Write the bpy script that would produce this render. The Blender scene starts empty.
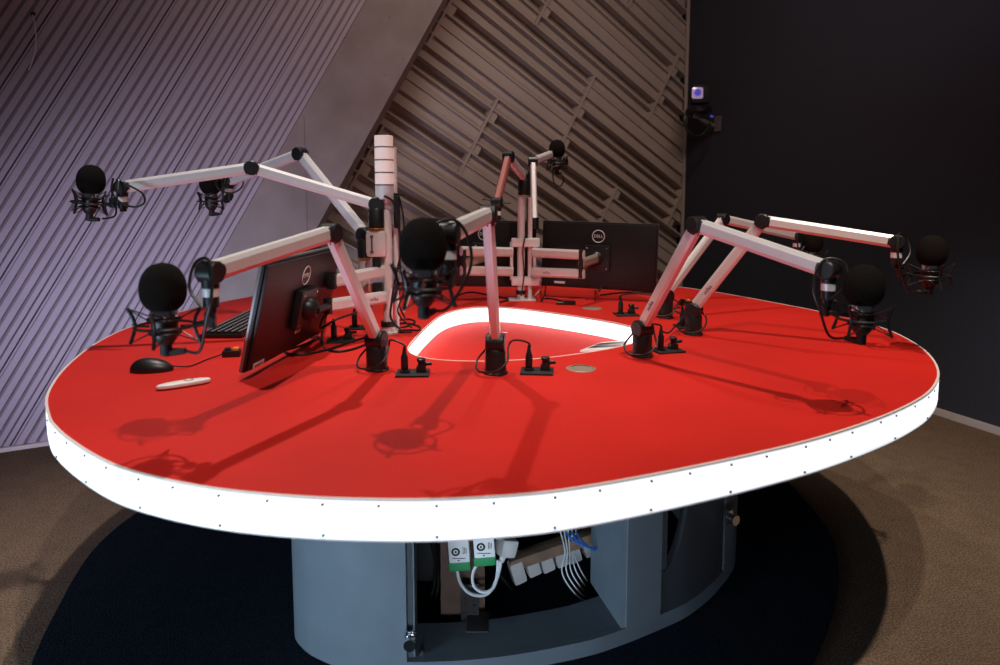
import bpy, bmesh, math, random
from mathutils import Vector, Matrix
random.seed(7)
V = Vector
PI = math.pi
SC = bpy.context.scene
COL = SC.collection

# ------------------------------------------------------------------ camera geometry (1000x665, focal 700 px)
FPX, PITCH, PPY, CAMH = 700.0, math.radians(6), 264.0, 1.236
CAM = V((0, 0, CAMH))
def _ray(px, py):
    x = (px - 500) / FPX; v = (PPY - py) / FPX
    return V((x, math.cos(PITCH) + v * math.sin(PITCH), -math.sin(PITCH) + v * math.cos(PITCH)))
def gz(px, py, z=.75):                       # point on the horizontal plane z
    r = _ray(px, py); return CAM + r * ((z - CAMH) / r.z)
def gy(px, py, Y):                           # point at depth Y
    r = _ray(px, py); return CAM + r * (Y / r.y)
cam_d = bpy.data.cameras.new('camera'); cam = bpy.data.objects.new('camera', cam_d); COL.objects.link(cam)
cam.location = CAM; cam.rotation_euler = (PI / 2 - PITCH, 0, 0)
cam_d.sensor_width = 36; cam_d.lens = 36 * FPX / 1000; cam_d.shift_y = -(332.5 - PPY) / 1000
cam_d.clip_start = .02
cam_d.dof.use_dof = True; cam_d.dof.focus_distance = 2.35; cam_d.dof.aperture_fstop = 3.2
SC.camera = cam

# ------------------------------------------------------------------ materials
def mat(name, col, rough=.6, metal=0, noise=0, nscale=40, bump=0, bscale=None, emit=None, estr=0, spec=.5, coat=0, mottle=None):
    m = bpy.data.materials.new(name); m.use_nodes = True
    nt = m.node_tree; N = nt.nodes; L = nt.links
    b = N['Principled BSDF']
    b.inputs['Base Color'].default_value = (*col, 1); b.inputs['Roughness'].default_value = rough
    b.inputs['Metallic'].default_value = metal; b.inputs['Specular IOR Level'].default_value = spec
    if coat: b.inputs['Coat Weight'].default_value = coat
    tc = N.new('ShaderNodeTexCoord')
    if noise:
        n = N.new('ShaderNodeTexNoise'); n.inputs['Scale'].default_value = nscale; n.inputs['Detail'].default_value = 5
        L.new(tc.outputs['Object'], n.inputs['Vector'])
        fac = n.outputs['Fac']
        r = N.new('ShaderNodeValToRGB')
        r.color_ramp.elements[0].position = .3; r.color_ramp.elements[1].position = .7
        r.color_ramp.elements[0].color = (*[c * (1 - noise) for c in col], 1)
        r.color_ramp.elements[1].color = (*[min(1, c * (1 + noise)) for c in col], 1)
        L.new(fac, r.inputs['Fac'])
        out = r.outputs['Color']
        if mottle:
            n2 = N.new('ShaderNodeTexNoise'); n2.inputs['Scale'].default_value = mottle; n2.inputs['Detail'].default_value = 3
            L.new(tc.outputs['Object'], n2.inputs['Vector'])
            mx = N.new('ShaderNodeMix'); mx.data_type = 'RGBA'; mx.blend_type = 'MULTIPLY'; mx.inputs[0].default_value = .35
            L.new(out, mx.inputs[6]); L.new(n2.outputs['Fac'], mx.inputs[7]); out = mx.outputs[2]
        L.new(out, b.inputs['Base Color'])
    if bump:
        n = N.new('ShaderNodeTexNoise'); n.inputs['Scale'].default_value = bscale or nscale; n.inputs['Detail'].default_value = 3
        L.new(tc.outputs['Object'], n.inputs['Vector'])
        bp = N.new('ShaderNodeBump'); bp.inputs['Strength'].default_value = bump; bp.inputs['Distance'].default_value = .003
        L.new(n.outputs['Fac'], bp.inputs['Height']); L.new(bp.outputs['Normal'], b.inputs['Normal'])
    if emit:
        b.inputs['Emission Color'].default_value = (*emit, 1); b.inputs['Emission Strength'].default_value = estr
    return m
M = dict(
    red=mat('red_linoleum', (.73, .020, .012), .6, noise=.1, nscale=300, spec=.25, mottle=3),
    rim=mat('white_edge', (.85, .72, .68), .5, noise=.03, nscale=20),
    band=mat('lit_acrylic', (.9, .9, .92), .5, noise=.02, nscale=8, emit=(.86, .93, 1), estr=1.9),
    wellband=mat('well_acrylic', (.9, .85, .88), .5, noise=.02, nscale=8, emit=(1, .90, .93), estr=2.0),
    under=mat('underside_board', (.05, .05, .055), .8, noise=.1, nscale=15),
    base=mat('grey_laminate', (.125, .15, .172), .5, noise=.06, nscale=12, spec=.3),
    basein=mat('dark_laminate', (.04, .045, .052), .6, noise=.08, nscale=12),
    carpet=mat('brown_carpet', (.22, .150, .100), .95, noise=.6, nscale=170, bump=.8, spec=.05, mottle=14),
    rug=mat('midnight_carpet', (.016, .023, .033), .95, noise=.6, nscale=220, bump=.8, spec=.05, mottle=14),
    w1=mat('lilac_panel_paint', (.41, .35, .41), .6, noise=.04, nscale=6, spec=.3),
    w1g=mat('groove_shade_and_seams', (.22, .185, .2), .7, noise=.04, nscale=6, spec=.2),  # shade in the shallow grooves put into the colour; also seam line and screws
    w1s=mat('smooth_panel_paint', (.34, .29, .28), .7, noise=.05, nscale=3, bump=.15, bscale=60, spec=.2, mottle=6),
    w2=mat('foam_white_paint', (.42, .335, .29), .75, noise=.05, nscale=4, spec=.2),
    w3=mat('navy_fabric_wall', (.050, .051, .066), .9, noise=.3, nscale=350, bump=.5, spec=.1),
    skirt=mat('pale_skirting', (.6, .52, .5), .5, noise=.04, nscale=10),
    ceil=mat('dark_ceiling', (.05, .045, .045), .9, noise=.1, nscale=5),
    alu=mat('satin_aluminium', (.80, .75, .74), .38, metal=.3, noise=.03, nscale=30, spec=.5),
    aluw=mat('bright_aluminium', (.86, .82, .82), .32, metal=.2, noise=.02, nscale=30),
    chrome=mat('chrome', (.8, .8, .82), .15, metal=1, noise=.03, nscale=30),
    black=mat('black_plastic', (.010, .0095, .010), .4, noise=.1, nscale=50),
    blackm=mat('black_matte', (.012, .012, .012), .7, noise=.1, nscale=50),
    shell=mat('monitor_shell', (.007, .006, .0065), .42, noise=.08, nscale=120, bump=.1, bscale=400),
    bezel=mat('monitor_edge', (.22, .19, .2), .35, metal=.5, noise=.04, nscale=20),
    foam=mat('black_foam', (.009, .007, .006), .95, noise=.5, nscale=500, bump=1, bscale=500, spec=.1),
    cable=mat('black_cable', (.012, .011, .011), .38, noise=.05, nscale=20),
    wcable=mat('white_cable', (.65, .66, .66), .5, noise=.04, nscale=20),
    bcable=mat('blue_cable', (.02, .12, .42), .5, noise=.05, nscale=20),
    gold=mat('gold_ring', (.85, .5, .15), .35, metal=.8, noise=.04, nscale=20),
    brass=mat('champagne_metal', (.62, .48, .38), .35, metal=.6, noise=.06, nscale=60),
    white=mat('white_plastic', (.78, .76, .74), .4, noise=.03, nscale=20),
    print=mat('white_print', (.75, .75, .75), .6, noise=.02, nscale=20),
    dprint=mat('grey_print', (.12, .1, .1), .6, noise=.02, nscale=20),
    green=mat('green_plastic', (.02, .25, .08), .5, noise=.05, nscale=20),
    orange=mat('orange_plastic', (.8, .28, .03), .5, noise=.05, nscale=20),
    redp=mat('red_emblem', (.5, .12, .12), .4, noise=.05, nscale=20),
    wood=mat('plywood', (.30, .19, .12), .7, noise=.3, nscale=18),
    board=mat('warm_board', (.14, .085, .06), .7, noise=.2, nscale=18),
    lampw=mat('frosted_dome', (.85, .7, .66), .35, noise=.02, nscale=20, emit=(1, .78, .7), estr=.25),
    lens=mat('violet_lens', (.03, .03, .2), .1, noise=.05, nscale=20, emit=(.12, .1, .7), estr=.5),
    lensr=mat('lens_surround', (.5, .4, .55), .2, metal=.6, noise=.05, nscale=20, emit=(.55, .4, .6), estr=.4),
    redrefl=mat('aluminium_red_reflection', (.5, .18, .16), .4, metal=.4, noise=.03, nscale=30),  # the table's red reflection on the aluminium put into its base colour
    brackm=mat('dark_steel', (.05, .045, .045), .5, metal=.5, noise=.1, nscale=20),
    screen=mat('dark_screen', (.01, .01, .012), .1, noise=.05, nscale=10),
    grille=mat('dark_slot', (.02, .02, .02), .6, noise=.05, nscale=10),
)

def band_gradient(m, zc, half, lo, hi):
    nt = m.node_tree; N = nt.nodes; L = nt.links; b = N['Principled BSDF']
    g = N.new('ShaderNodeNewGeometry'); sp = N.new('ShaderNodeSeparateXYZ'); L.new(g.outputs['Position'], sp.inputs[0])
    a = N.new('ShaderNodeMath'); a.operation = 'SUBTRACT'; a.inputs[1].default_value = zc; L.new(sp.outputs['Z'], a.inputs[0])
    c = N.new('ShaderNodeMath'); c.operation = 'ABSOLUTE'; L.new(a.outputs[0], c.inputs[0])
    r = N.new('ShaderNodeMapRange'); r.interpolation_type = 'SMOOTHSTEP'
    r.inputs['From Min'].default_value = half * .45; r.inputs['From Max'].default_value = half; r.inputs['To Min'].default_value = hi; r.inputs['To Max'].default_value = lo
    L.new(c.outputs[0], r.inputs['Value'])
    n = N.new('ShaderNodeTexNoise'); n.inputs['Scale'].default_value = 1.6; L.new(g.outputs['Position'], n.inputs['Vector'])
    q = N.new('ShaderNodeMapRange'); q.inputs['From Min'].default_value = .3; q.inputs['From Max'].default_value = .7; q.inputs['To Min'].default_value = .85; q.inputs['To Max'].default_value = 1.1; L.new(n.outputs['Fac'], q.inputs['Value'])
    mu = N.new('ShaderNodeMath'); mu.operation = 'MULTIPLY'; L.new(r.outputs[0], mu.inputs[0]); L.new(q.outputs[0], mu.inputs[1])
    L.new(mu.outputs[0], b.inputs['Emission Strength'])
band_gradient(M['band'], .716, .034, .75, 1.7)

# ------------------------------------------------------------------ geometry helpers
def catmull(pts, n=8, closed=False):
    P = [V(p) for p in pts]; out = []; k = len(P)
    rng = range(k) if closed else range(k - 1)
    for i in rng:
        if closed: a, b, c, d = P[(i - 1) % k], P[i], P[(i + 1) % k], P[(i + 2) % k]
        else: a, b, c, d = P[max(i - 1, 0)], P[i], P[i + 1], P[min(i + 2, k - 1)]
        for j in range(n):
            t = j / n
            out.append(.5 * ((2 * b) + (c - a) * t + (2 * a - 5 * b + 4 * c - d) * t * t + (3 * b - a - 3 * c + d) * t ** 3))
    if not closed: out.append(P[-1])
    return out
def frame_of(d, up=V((0, 0, 1))):
    d = d.normalized()
    s = d.cross(up)
    if s.length < 1e-4: s = d.cross(V((0, 1, 0)))
    s.normalize(); u = s.cross(d).normalized()
    return s, u
class MB:
    def __init__(s): s.b = bmesh.new()
    def poly_bar(s, p0, p1, prof, up=V((0, 0, 1)), scale1=1):
        p0, p1 = V(p0), V(p1); a, u = frame_of(p1 - p0, up); r = []
        for p, k in ((p0, 1), (p1, scale1)):
            r.append([s.b.verts.new(p + a * x * k + u * y * k) for x, y in prof])
        n = len(prof)
        for i in range(n): s.b.faces.new((r[0][i], r[0][(i + 1) % n], r[1][(i + 1) % n], r[1][i]))
        s.b.faces.new(r[0][::-1]); s.b.faces.new(r[1]); return s
    def rod(s, p0, p1, r, r1=None, n=12):
        return s.poly_bar(p0, p1, [(r * math.cos(2 * PI * i / n), r * math.sin(2 * PI * i / n)) for i in range(n)], scale1=(r1 / r if r1 else 1))
    def tube(s, pts, r, n=8, closed=False):
        P = [V(p) for p in pts]; k = len(P); rings = []
        prev = None
        for i in range(k):
            if closed: d = P[(i + 1) % k] - P[(i - 1) % k]
            else: d = P[min(i + 1, k - 1)] - P[max(i - 1, 0)]
            if d.length < 1e-9: d = V((0, 0, 1))
            d.normalize()
            if prev is None: a, u = frame_of(d)
            else:
                a = prev - d * prev.dot(d)
                if a.length < 1e-5: a, _ = frame_of(d)
                a.normalize(); u = a.cross(d)
            prev = a
            rings.append([s.b.verts.new(P[i] + (a * math.cos(2 * PI * j / n) + u * math.sin(2 * PI * j / n)) * r) for j in range(n)])
        for i in range(k if closed else k - 1):
            A, B = rings[i], rings[(i + 1) % k]
            for j in range(n): s.b.faces.new((A[j], A[(j + 1) % n], B[(j + 1) % n], B[j]))
        if not closed:
            s.b.faces.new(rings[0][::-1]); s.b.faces.new(rings[-1])
        return s
    def box(s, c, size, R=None, bev=0):
        c = V(c); hx, hy, hz = [q / 2 for q in size]; vs = []
        for x in (-hx, hx):
            for y in (-hy, hy):
                for z in (-hz, hz):
                    p = V((x, y, z)); p = (R @ p) if R else p
                    vs.append(s.b.verts.new(c + p))
        fs = [s.b.faces.new([vs[i] for i in q]) for q in ((0, 1, 3, 2), (4, 6, 7, 5), (0, 4, 5, 1), (2, 3, 7, 6), (0, 2, 6, 4), (1, 5, 7, 3))]
        if bev:
            es = list({e for f in fs for e in f.edges})
            bmesh.ops.bevel(s.b, geom=es, offset=bev, segments=2, affect='EDGES', profile=.6)
        return s
    def lathe(s, c, prof, n=24, axis=None, R=None):
        c = V(c)
        if axis is not None: R = V((0, 0, 1)).rotation_difference(V(axis).normalized()).to_matrix()
        rings = []
        for r, z in prof:
            if r < 1e-6:
                p = V((0, 0, z)); p = R @ p if R else p; rings.append([s.b.verts.new(c + p)])
            else:
                row = []
                for j in range(n):
                    p = V((r * math.cos(2 * PI * j / n), r * math.sin(2 * PI * j / n), z)); p = R @ p if R else p
                    row.append(s.b.verts.new(c + p))
                rings.append(row)
        for A, B in zip(rings, rings[1:]):
            for j in range(n):
                q = [A[j % len(A)], A[(j + 1) % len(A)], B[(j + 1) % len(B)], B[j % len(B)]]
                u = []
                for v in q:
                    if v not in u: u.append(v)
                if len(u) > 2:
                    try: s.b.faces.new(u)
                    except ValueError: pass
        for ring, rev in ((rings[0], True), (rings[-1], False)):
            if len(ring) > 2:
                try: s.b.faces.new(ring[::-1] if rev else ring)
                except ValueError: pass
        return s
    def wall(s, loop, z0, z1, closed=True):
        k = len(loop)
        lo = [s.b.verts.new((p[0], p[1], z0)) for p in loop]; hi = [s.b.verts.new((p[0], p[1], z1)) for p in loop]
        for i in range(k if closed else k - 1): s.b.faces.new((lo[i], lo[(i + 1) % k], hi[(i + 1) % k], hi[i]))
        return s
    def ribbon(s, A, B, z, z0=None, closed=True):     # flat band between two loops, solid when z0 is given
        k = len(A)
        if z0 is None:
            a = [s.b.verts.new((p[0], p[1], z)) for p in A]; b = [s.b.verts.new((p[0], p[1], z)) for p in B]
            for i in range(k if closed else k - 1): s.b.faces.new((a[i], a[(i + 1) % k], b[(i + 1) % k], b[i]))
        else:
            a, b, c, d = [[s.b.verts.new((p[0], p[1], zz)) for p in Lp] for Lp, zz in ((A, z), (B, z), (B, z0), (A, z0))]
            for P, Q in ((a, b), (b, c), (c, d), (d, a)):
                for i in range(k if closed else k - 1): s.b.faces.new((P[i], P[(i + 1) % k], Q[(i + 1) % k], Q[i]))
            if not closed:
                s.b.faces.new((a[0], b[0], c[0], d[0])); s.b.faces.new((a[-1], d[-1], c[-1], b[-1]))
        return s
    def fill(s, loops, z):
        es = []
        for lp in loops:
            vs = [s.b.verts.new((p[0], p[1], z)) for p in lp]
            for i in range(len(vs)): es.append(s.b.edges.new((vs[i], vs[(i + 1) % len(vs)])))
        bmesh.ops.triangle_fill(s.b, edges=es, use_beauty=True)
        return s
    def mesh(s, name, m, smooth=True):
        bmesh.ops.recalc_face_normals(s.b, faces=s.b.faces[:])
        me = bpy.data.meshes.new(name); s.b.to_mesh(me); s.b.free()
        me.materials.append(M[m] if isinstance(m, str) else m)
        if smooth:
            me.polygons.foreach_set('use_smooth', [True] * len(me.polygons))
            me.set_sharp_from_angle(angle=math.radians(31))
        return me
ORG = {}
def root_of(o):
    while o.parent: o = o.parent
    return o
def put(name, mb, m, parent=None, smooth=True):
    me = mb if isinstance(mb, bpy.types.Mesh) else mb.mesh(name, m, smooth)
    o = bpy.data.objects.new(name, me); COL.objects.link(o)
    if parent:
        me.transform(Matrix.Translation(-root_of(parent).location)); o.parent = parent
    return o
def tag(o, label=None, cat=None, group=None, kind=None):
    if label: o['label'] = label
    if cat: o['category'] = cat
    if group: o['group'] = group
    if kind: o['kind'] = kind
    return o
def thing(name, loc, label, cat, group=None):
    o = bpy.data.objects.new(name, None); COL.objects.link(o); o.location = loc; o.empty_display_size = .05
    return tag(o, label, cat, group)
def solo(name, mb, m, label, cat, group=None, smooth=True):
    return tag(put(name, mb, m, None, smooth), label, cat, group)
def struct(name, mb, m, smooth=False):
    return tag(put(name, mb, m, None, smooth), kind='structure')
def text_mesh(body, size, m, Rm, loc, ext=.0004):
    cu = bpy.data.curves.new('lettering', 'FONT'); cu.body = body; cu.size = size; cu.extrude = ext
    cu.align_x = 'CENTER'; cu.align_y = 'CENTER'
    o = bpy.data.objects.new('lettering', cu); COL.objects.link(o)
    dg = bpy.context.evaluated_depsgraph_get(); me = bpy.data.meshes.new_from_object(o.evaluated_get(dg))
    bpy.data.objects.remove(o); me.materials.clear(); me.materials.append(M[m])
    me.transform(Matrix.Translation(loc) @ Rm.to_4x4()); return me
def rot_cols(x, y, z): return Matrix((x, y, z)).transposed()

# ------------------------------------------------------------------ room shell
struct('floor', MB().box((.3, 2.2, -.05), (8.5, 9.5, .1)), 'carpet')
struct('ceiling', MB().box((.3, 2.2, 4.05), (8.5, 9.5, .1)), 'ceil')
d1 = V((.166, .09, 0)).normalized(); P1 = V((-2.376, 3.215, 0)); n1 = V((d1.y, -d1.x, 0))      # n1 looks into the room
def W1(u, z, out=0): return P1 + d1 * u + V((0, 0, z)) + n1 * out
c60, s60 = math.cos(math.radians(59.6)), math.sin(math.radians(59.6))
HT = 4.0
def slant_board(mb, a, b, o0, o1, UMIN=-3.6):
    """a strip between two inclined lines u = a/b at z=2, standing from depth o0 to o1"""
    k = c60 / s60
    def at(u2, z): return u2 + (z - 2) * k
    zlo, zhi = 0, HT
    f = []
    for o in (o0, o1):
        f.append([mb.b.verts.new(W1(at(a, zlo), zlo, o)), mb.b.verts.new(W1(at(b, zlo), zlo, o)),
                  mb.b.verts.new(W1(at(b, zhi), zhi, o)), mb.b.verts.new(W1(at(a, zhi), zhi, o))])
    A, B = f
    mb.b.faces.new(A); mb.b.faces.new(B[::-1])
    for i in range(4): mb.b.faces.new((A[i], A[(i + 1) % 4], B[(i + 1) % 4], B[i]))
wl = MB(); per = .2305; U0 = 1.664
for k in range(-22, 0):
    a = U0 + k * per
    # flat lands and narrow grooves repeated four times in every board
    for x0, x1 in ((.004, .0125), (.0165, .050), (.068, .100), (.117, .149), (.166, .191), (.201, .2255)):
        slant_board(wl, a + x0, a + x1, -.02, 0 if x1 - x0 > .009 else -.003)
struct('wall_left', wl, 'w1')
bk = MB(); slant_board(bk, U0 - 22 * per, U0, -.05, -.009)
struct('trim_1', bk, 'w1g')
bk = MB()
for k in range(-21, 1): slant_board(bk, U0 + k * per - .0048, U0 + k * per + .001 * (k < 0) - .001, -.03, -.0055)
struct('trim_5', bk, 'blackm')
# smooth inclined panel with a receding edge
sp = MB(); k = c60 / s60
f0 = []
for (u2, o) in ((U0 - .001, 0), (2.10, 0), (2.165, -.11), (2.165, -.16), (U0 - .001, -.16)):
    f0.append((sp.b.verts.new(W1(u2 - 2 * k, 0, o)), sp.b.verts.new(W1(u2 + (HT - 2) * k, HT, o))))
for i in range(5):
    (a, b), (c, d) = f0[i], f0[(i + 1) % 5]; sp.b.faces.new((a, c, d, b))
sp.b.faces.new([a for a, b in f0][::-1]); sp.b.faces.new([b for a, b in f0])
struct('wall_middle', sp, 'w1s')
sm = MB()
sm.box(W1(1.475, 1.22, .001), (.003, .003, .85), None)
for z in (.95, 1.2, 1.45):
    sm.rod(W1(1.495, z, 0), W1(1.495, z, .003), .004)
for u, z in ((1.98, 2.23), (2.06, 2.0), (1.95, 1.9)):
    sm.rod(W1(u, z, 0), W1(u, z, .003), .005)
struct('trim_2', sm, 'w1g')
# back wall: staggered diffuser panels, wells of different depth between thin fins, turned 30 degrees
P2 = V((-1.3, 4.4, 0)); d2 = V((2.95, 1.68, 0)).normalized(); n2 = V((d2.y, -d2.x, 0))
c30, s30 = math.cos(math.radians(30)), .5
wb = bmesh.new()
def qbox(s0, s1, q0, q1, o0, o1):
    vs = []
    for s_ in (s0, s1):
        for q in (q0, q1):
            for o in (o0, o1):
                u = s_ * c30 + q * s30; z = -s_ * s30 + q * c30
                vs.append(wb.verts.new((u, o, z)))
    for q in ((0, 1, 3, 2), (4, 6, 7, 5), (0, 4, 5, 1), (2, 3, 7, 6), (0, 2, 6, 4), (1, 5, 7, 3)): wb.faces.new([vs[i] for i in q])
BH, BL = .632, 1.27
seq = [0, 1, 4, 2, 2, 4, 1]
for j in range(-4, 9):
    q0 = 1.755 + (j) * .6325 - .01
    off = .325 if j % 2 == 0 else .96
    for i in range(-5, 6):
        s0 = off + i * BL
        ucen = (s0 + BL / 2) * c30 + (q0 + .3) * s30; zcen = -(s0 + BL / 2) * s30 + (q0 + .3) * c30
        if ucen < -2.3 or ucen > 4.3 or zcen < -.7 or zcen > 4.6: continue
        qbox(s0, s0 + .016, q0, q0 + BH, -.15, .006)
        wd = BH / 7
        sh = (i * 3 + j * 2) % 7
        for w in range(7):
            dep = seq[(w + sh) % 7] * .017
            qa = q0 + w * wd
            qbox(s0 + .016, s0 + BL, qa, qa + .012, -.15, 0)
            qbox(s0 + .016, s0 + BL, qa + .012, qa + wd, -.17, -dep - .012)
            if seq[(w + sh) % 7] == 4:
                qbox(s0 + .016, s0 + .075, qa + .012, qa + wd, -.15, -.014)
for co, no in (((3.315, 0, 0), (1, 0, 0)), ((-1.2, 0, 0), (-1, 0, 0)), ((0, 0, 0), (0, 0, -1)), ((0, 0, 4), (0, 0, 1))):
    bmesh.ops.bisect_plane(wb, geom=wb.verts[:] + wb.edges[:] + wb.faces[:], plane_co=co, plane_no=no, clear_outer=True)
mm = MB(); mm.b.free(); mm.b = wb
for v in wb.verts: v.co = P2 + d2 * v.co.x + V((0, 0, v.co.z)) + n2 * v.co.y
struct('wall_back', mm, 'w2')
bb = MB()
Rw = rot_cols(d2, -n2, V((0, 0, 1)))
bb.box(P2 + d2 * 1.1 + V((0, 0, 2)) - n2 * .2, (4.6, .04, 4), Rw)
struct('trim_3', bb, 'w2')
# dark wall to the right of the corner
cn = P2 + d2 * 3.32; d3 = V((.346, -.938, 0)).normalized(); n3 = V((-d3.y, d3.x, 0)) * -1
if n3.x > 0: n3 = -n3
R3 = rot_cols(d3, -n3, V((0, 0, 1)))
struct('wall_right', MB().box(cn + d3 * 3.4 + V((0, 0, 2)) - n3 * .05, (7.2, .1, 4), R3), 'w3')
struct('trim_4', MB().box(cn + d3 * .0 + V((0, 0, 2)) + n3 * .012 + d3 * .0, (.012, .03, 4), R3), 'w2')
struct('baseboard_right', MB().box(cn + d3 * 3.4 + V((0, 0, .02)) + n3 * .008, (7.2, .016, .04), R3, .003), 'skirt')
struct('baseboard_left', MB().box(W1(-.9, .011, .008), (4.6, .016, .022), rot_cols(d1, -n1, V((0, 0, 1))), .003), 'skirt')
# wire dangling from the left wall
wr = thing('wall_wire', W1(.62 - .36, 2.03, .01), 'thin pale loose wire hanging from a dark hole high in the ribbed wall', 'wire')
def onW1(px, py, out=.01):
    r = _ray(px, py); t = (P1 + n1 * out - CAM).dot(n1) / r.dot(n1); return CAM + r * t
wr.location = onW1(33, 14)
put('wire', MB().tube(catmull([onW1(33, 15), onW1(36, 35, .03), onW1(35, 52, .03), onW1(29, 70, .012)]), .0022), 'wcable', wr)
put('hole_plug', MB().rod(onW1(33, 14, -.004), onW1(33, 14, .012), .01), 'blackm', wr)
# round dark carpet inlay
cpts = [(-.6, 1.08), (-.95, 1.32), (-1.18, 1.62), (-1.31, 1.955), (-1.40, 2.3), (-1.39, 2.6), (-1.28, 3.0), (-1.0, 3.4), (-.55, 3.65), (0, 3.75), (.55, 3.62), (1.0, 3.3), (1.2, 2.95), (1.215, 2.65), (1.174, 2.351), (1.051, 2.059), (.87, 1.78), (.6, 1.45), (.25, 1.15), (-.2, .98)]
rl = catmull([(x, y, 0) for x, y in cpts], 8, True)
rg = MB(); rg.ribbon(rl, [V((0, 2.3, 0)) + (p - V((0, 2.3, 0))) * .995 for p in rl], .006, .0005); rg.fill([[V((0, 2.3, 0)) + (p - V((0, 2.3, 0))) * .995 for p in rl]], .006)
solo('round_carpet', rg, 'rug', 'midnight blue round carpet inlaid in the brown floor under the table', 'carpet', smooth=False)

# ------------------------------------------------------------------ the table
TZ = .75
outl = [(-.981, 1.474), (-.916, 1.397), (-.839, 1.322), (-.742, 1.239), (-.66, 1.182), (-.568, 1.137), (-.477, 1.103), (-.392, 1.082), (-.3, 1.067), (-.21, 1.06), (-.118, 1.059), (-.029, 1.067), (.07, 1.085), (.166, 1.117), (.26, 1.155), (.355, 1.197), (.471, 1.252), (.627, 1.335), (.789, 1.44), (.932, 1.55), (1.057, 1.67), (1.171, 1.823), (1.262, 2.0), (1.327, 2.19), (1.362, 2.413), (1.34, 2.624), (1.282, 2.82), (1.2, 3.01), (1.1, 3.22), (.985, 3.42), (.83, 3.58), (.531, 3.73), (.15, 3.81), (-.243, 3.8), (-.55, 3.71), (-.85, 3.54), (-1.08, 3.3), (-1.222, 3.032), (-1.3, 2.71), (-1.325, 2.45), (-1.29, 2.18), (-1.2, 1.886), (-1.09, 1.64)]
OUT = catmull([(x, y, 0) for x, y in outl], 5, True)
def inset(loop, d):
    k = len(loop); r = []
    cx = sum(p.x for p in loop) / k; cy = sum(p.y for p in loop) / k
    for i in range(k):
        t = (loop[(i + 1) % k] - loop[(i - 1) % k]); nn = V((-t.y, t.x, 0)).normalized()
        if nn.dot(V((cx, cy, 0)) - loop[i]) < 0: nn = -nn
        r.append(loop[i] + nn * d)
    return r
wellp = [(-.282, 2.12), (-.278, 2.28), (-.26, 2.486), (-.235, 2.67), (-.19, 2.8), (-.113, 2.885), (0, 2.895), (.11, 2.84), (.267, 2.71), (.4, 2.575), (.475, 2.46), (.487, 2.35), (.45, 2.235), (.36, 2.14), (.236, 2.055), (.098, 1.99), (-.046, 1.963), (-.167, 1.977), (-.245, 2.026)]
WELL = catmull([(x, y, 0) for x, y in wellp], 6, True)
table = thing('studio_table', (0, 2.4, 0), 'large red topped radio studio table with a glowing white edge band on a grey pedestal', 'table')
t = MB(); I1 = inset(OUT, .006); W_o = inset(WELL, -.004)
t.fill([I1, W_o], TZ)
put('tabletop', t, 'red', table, False)
t = MB(); t.ribbon(inset(OUT, .0005), I1, TZ + .001, TZ - .0025); put('edge_trim', t, 'rim', table)
t = MB(); t.ribbon(inset(OUT, .001), inset(OUT, .012), TZ - .0025, TZ - .067); put('light_band', t, 'band', table)
t = MB(); t.ribbon(inset(OUT, .0015), inset(OUT, .03), TZ - .067, TZ - .070); put('lower_trim', t, 'rim', table)
t = MB(); U = inset(OUT, .02); t.fill([U], TZ - .069); put('underside', t, 'under', table, False)
t = MB(); t.ribbon(WELL, W_o, TZ + .0015, TZ - .005); put('well_rim', t, 'rim', table)
t = MB(); t.ribbon(WELL, inset(WELL, -.01), TZ - .005, TZ - .062); put('well_light_band', t, 'wellband', table)
t = MB(); t.fill([inset(WELL, -.008)], TZ - .062); put('well_floor', t, 'red', table, False)
# screws along the light band
k = len(OUT); acc = 0; nxt = .02; idx = 0; nrm = inset(OUT, -.01)
for i in range(k):
    p, q = OUT[i], OUT[(i + 1) % k]
    if p.y > 1.9: continue
    acc += (q - p).length
    if acc >= nxt:
        nxt += .092; idx += 1; out = (nrm[i] - p).normalized()
        for zz in ([TZ - .010] if idx % 2 else [TZ - .010, TZ - .061]):
            c = V((p.x, p.y, zz)) - out * .003
            put('screw', MB().rod(c, c + out * .0045, .0028, n=8), 'dprint', table)
# ventilation grille lying in the well
gr = thing('vent_grille', gz(606, 350, .688), 'white slotted air grille at the right front end of the glowing well', 'grille')
pts = [gz(580, 352, .69), gz(628, 350, .69), gz(631, 341, .69), gz(601, 344, .69)]
g = MB(); vv = [g.b.verts.new(p) for p in pts]; v2 = [g.b.verts.new(p + V((0, 0, .006))) for p in pts]
g.b.faces.new(vv); g.b.faces.new(v2)
for i in range(4): g.b.faces.new((vv[i], vv[(i + 1) % 4], v2[(i + 1) % 4], v2[i]))
put('grille_plate', g, 'white', gr, False)
g = MB(); A, B, C_, D = [p + V((0, 0, .007)) for p in pts]
for r_ in range(2):
    for i in range(16):
        s_ = .08 + i * .054; tt = .22 + r_ * .34
        p = (A.lerp(B, s_)).lerp(D.lerp(C_, s_), tt); q = (A.lerp(B, s_ + .02)).lerp(D.lerp(C_, s_ + .02), tt + .26)
        g.rod(p, q, .0013, n=6)
put('slots', g, 'grille', gr)

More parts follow.
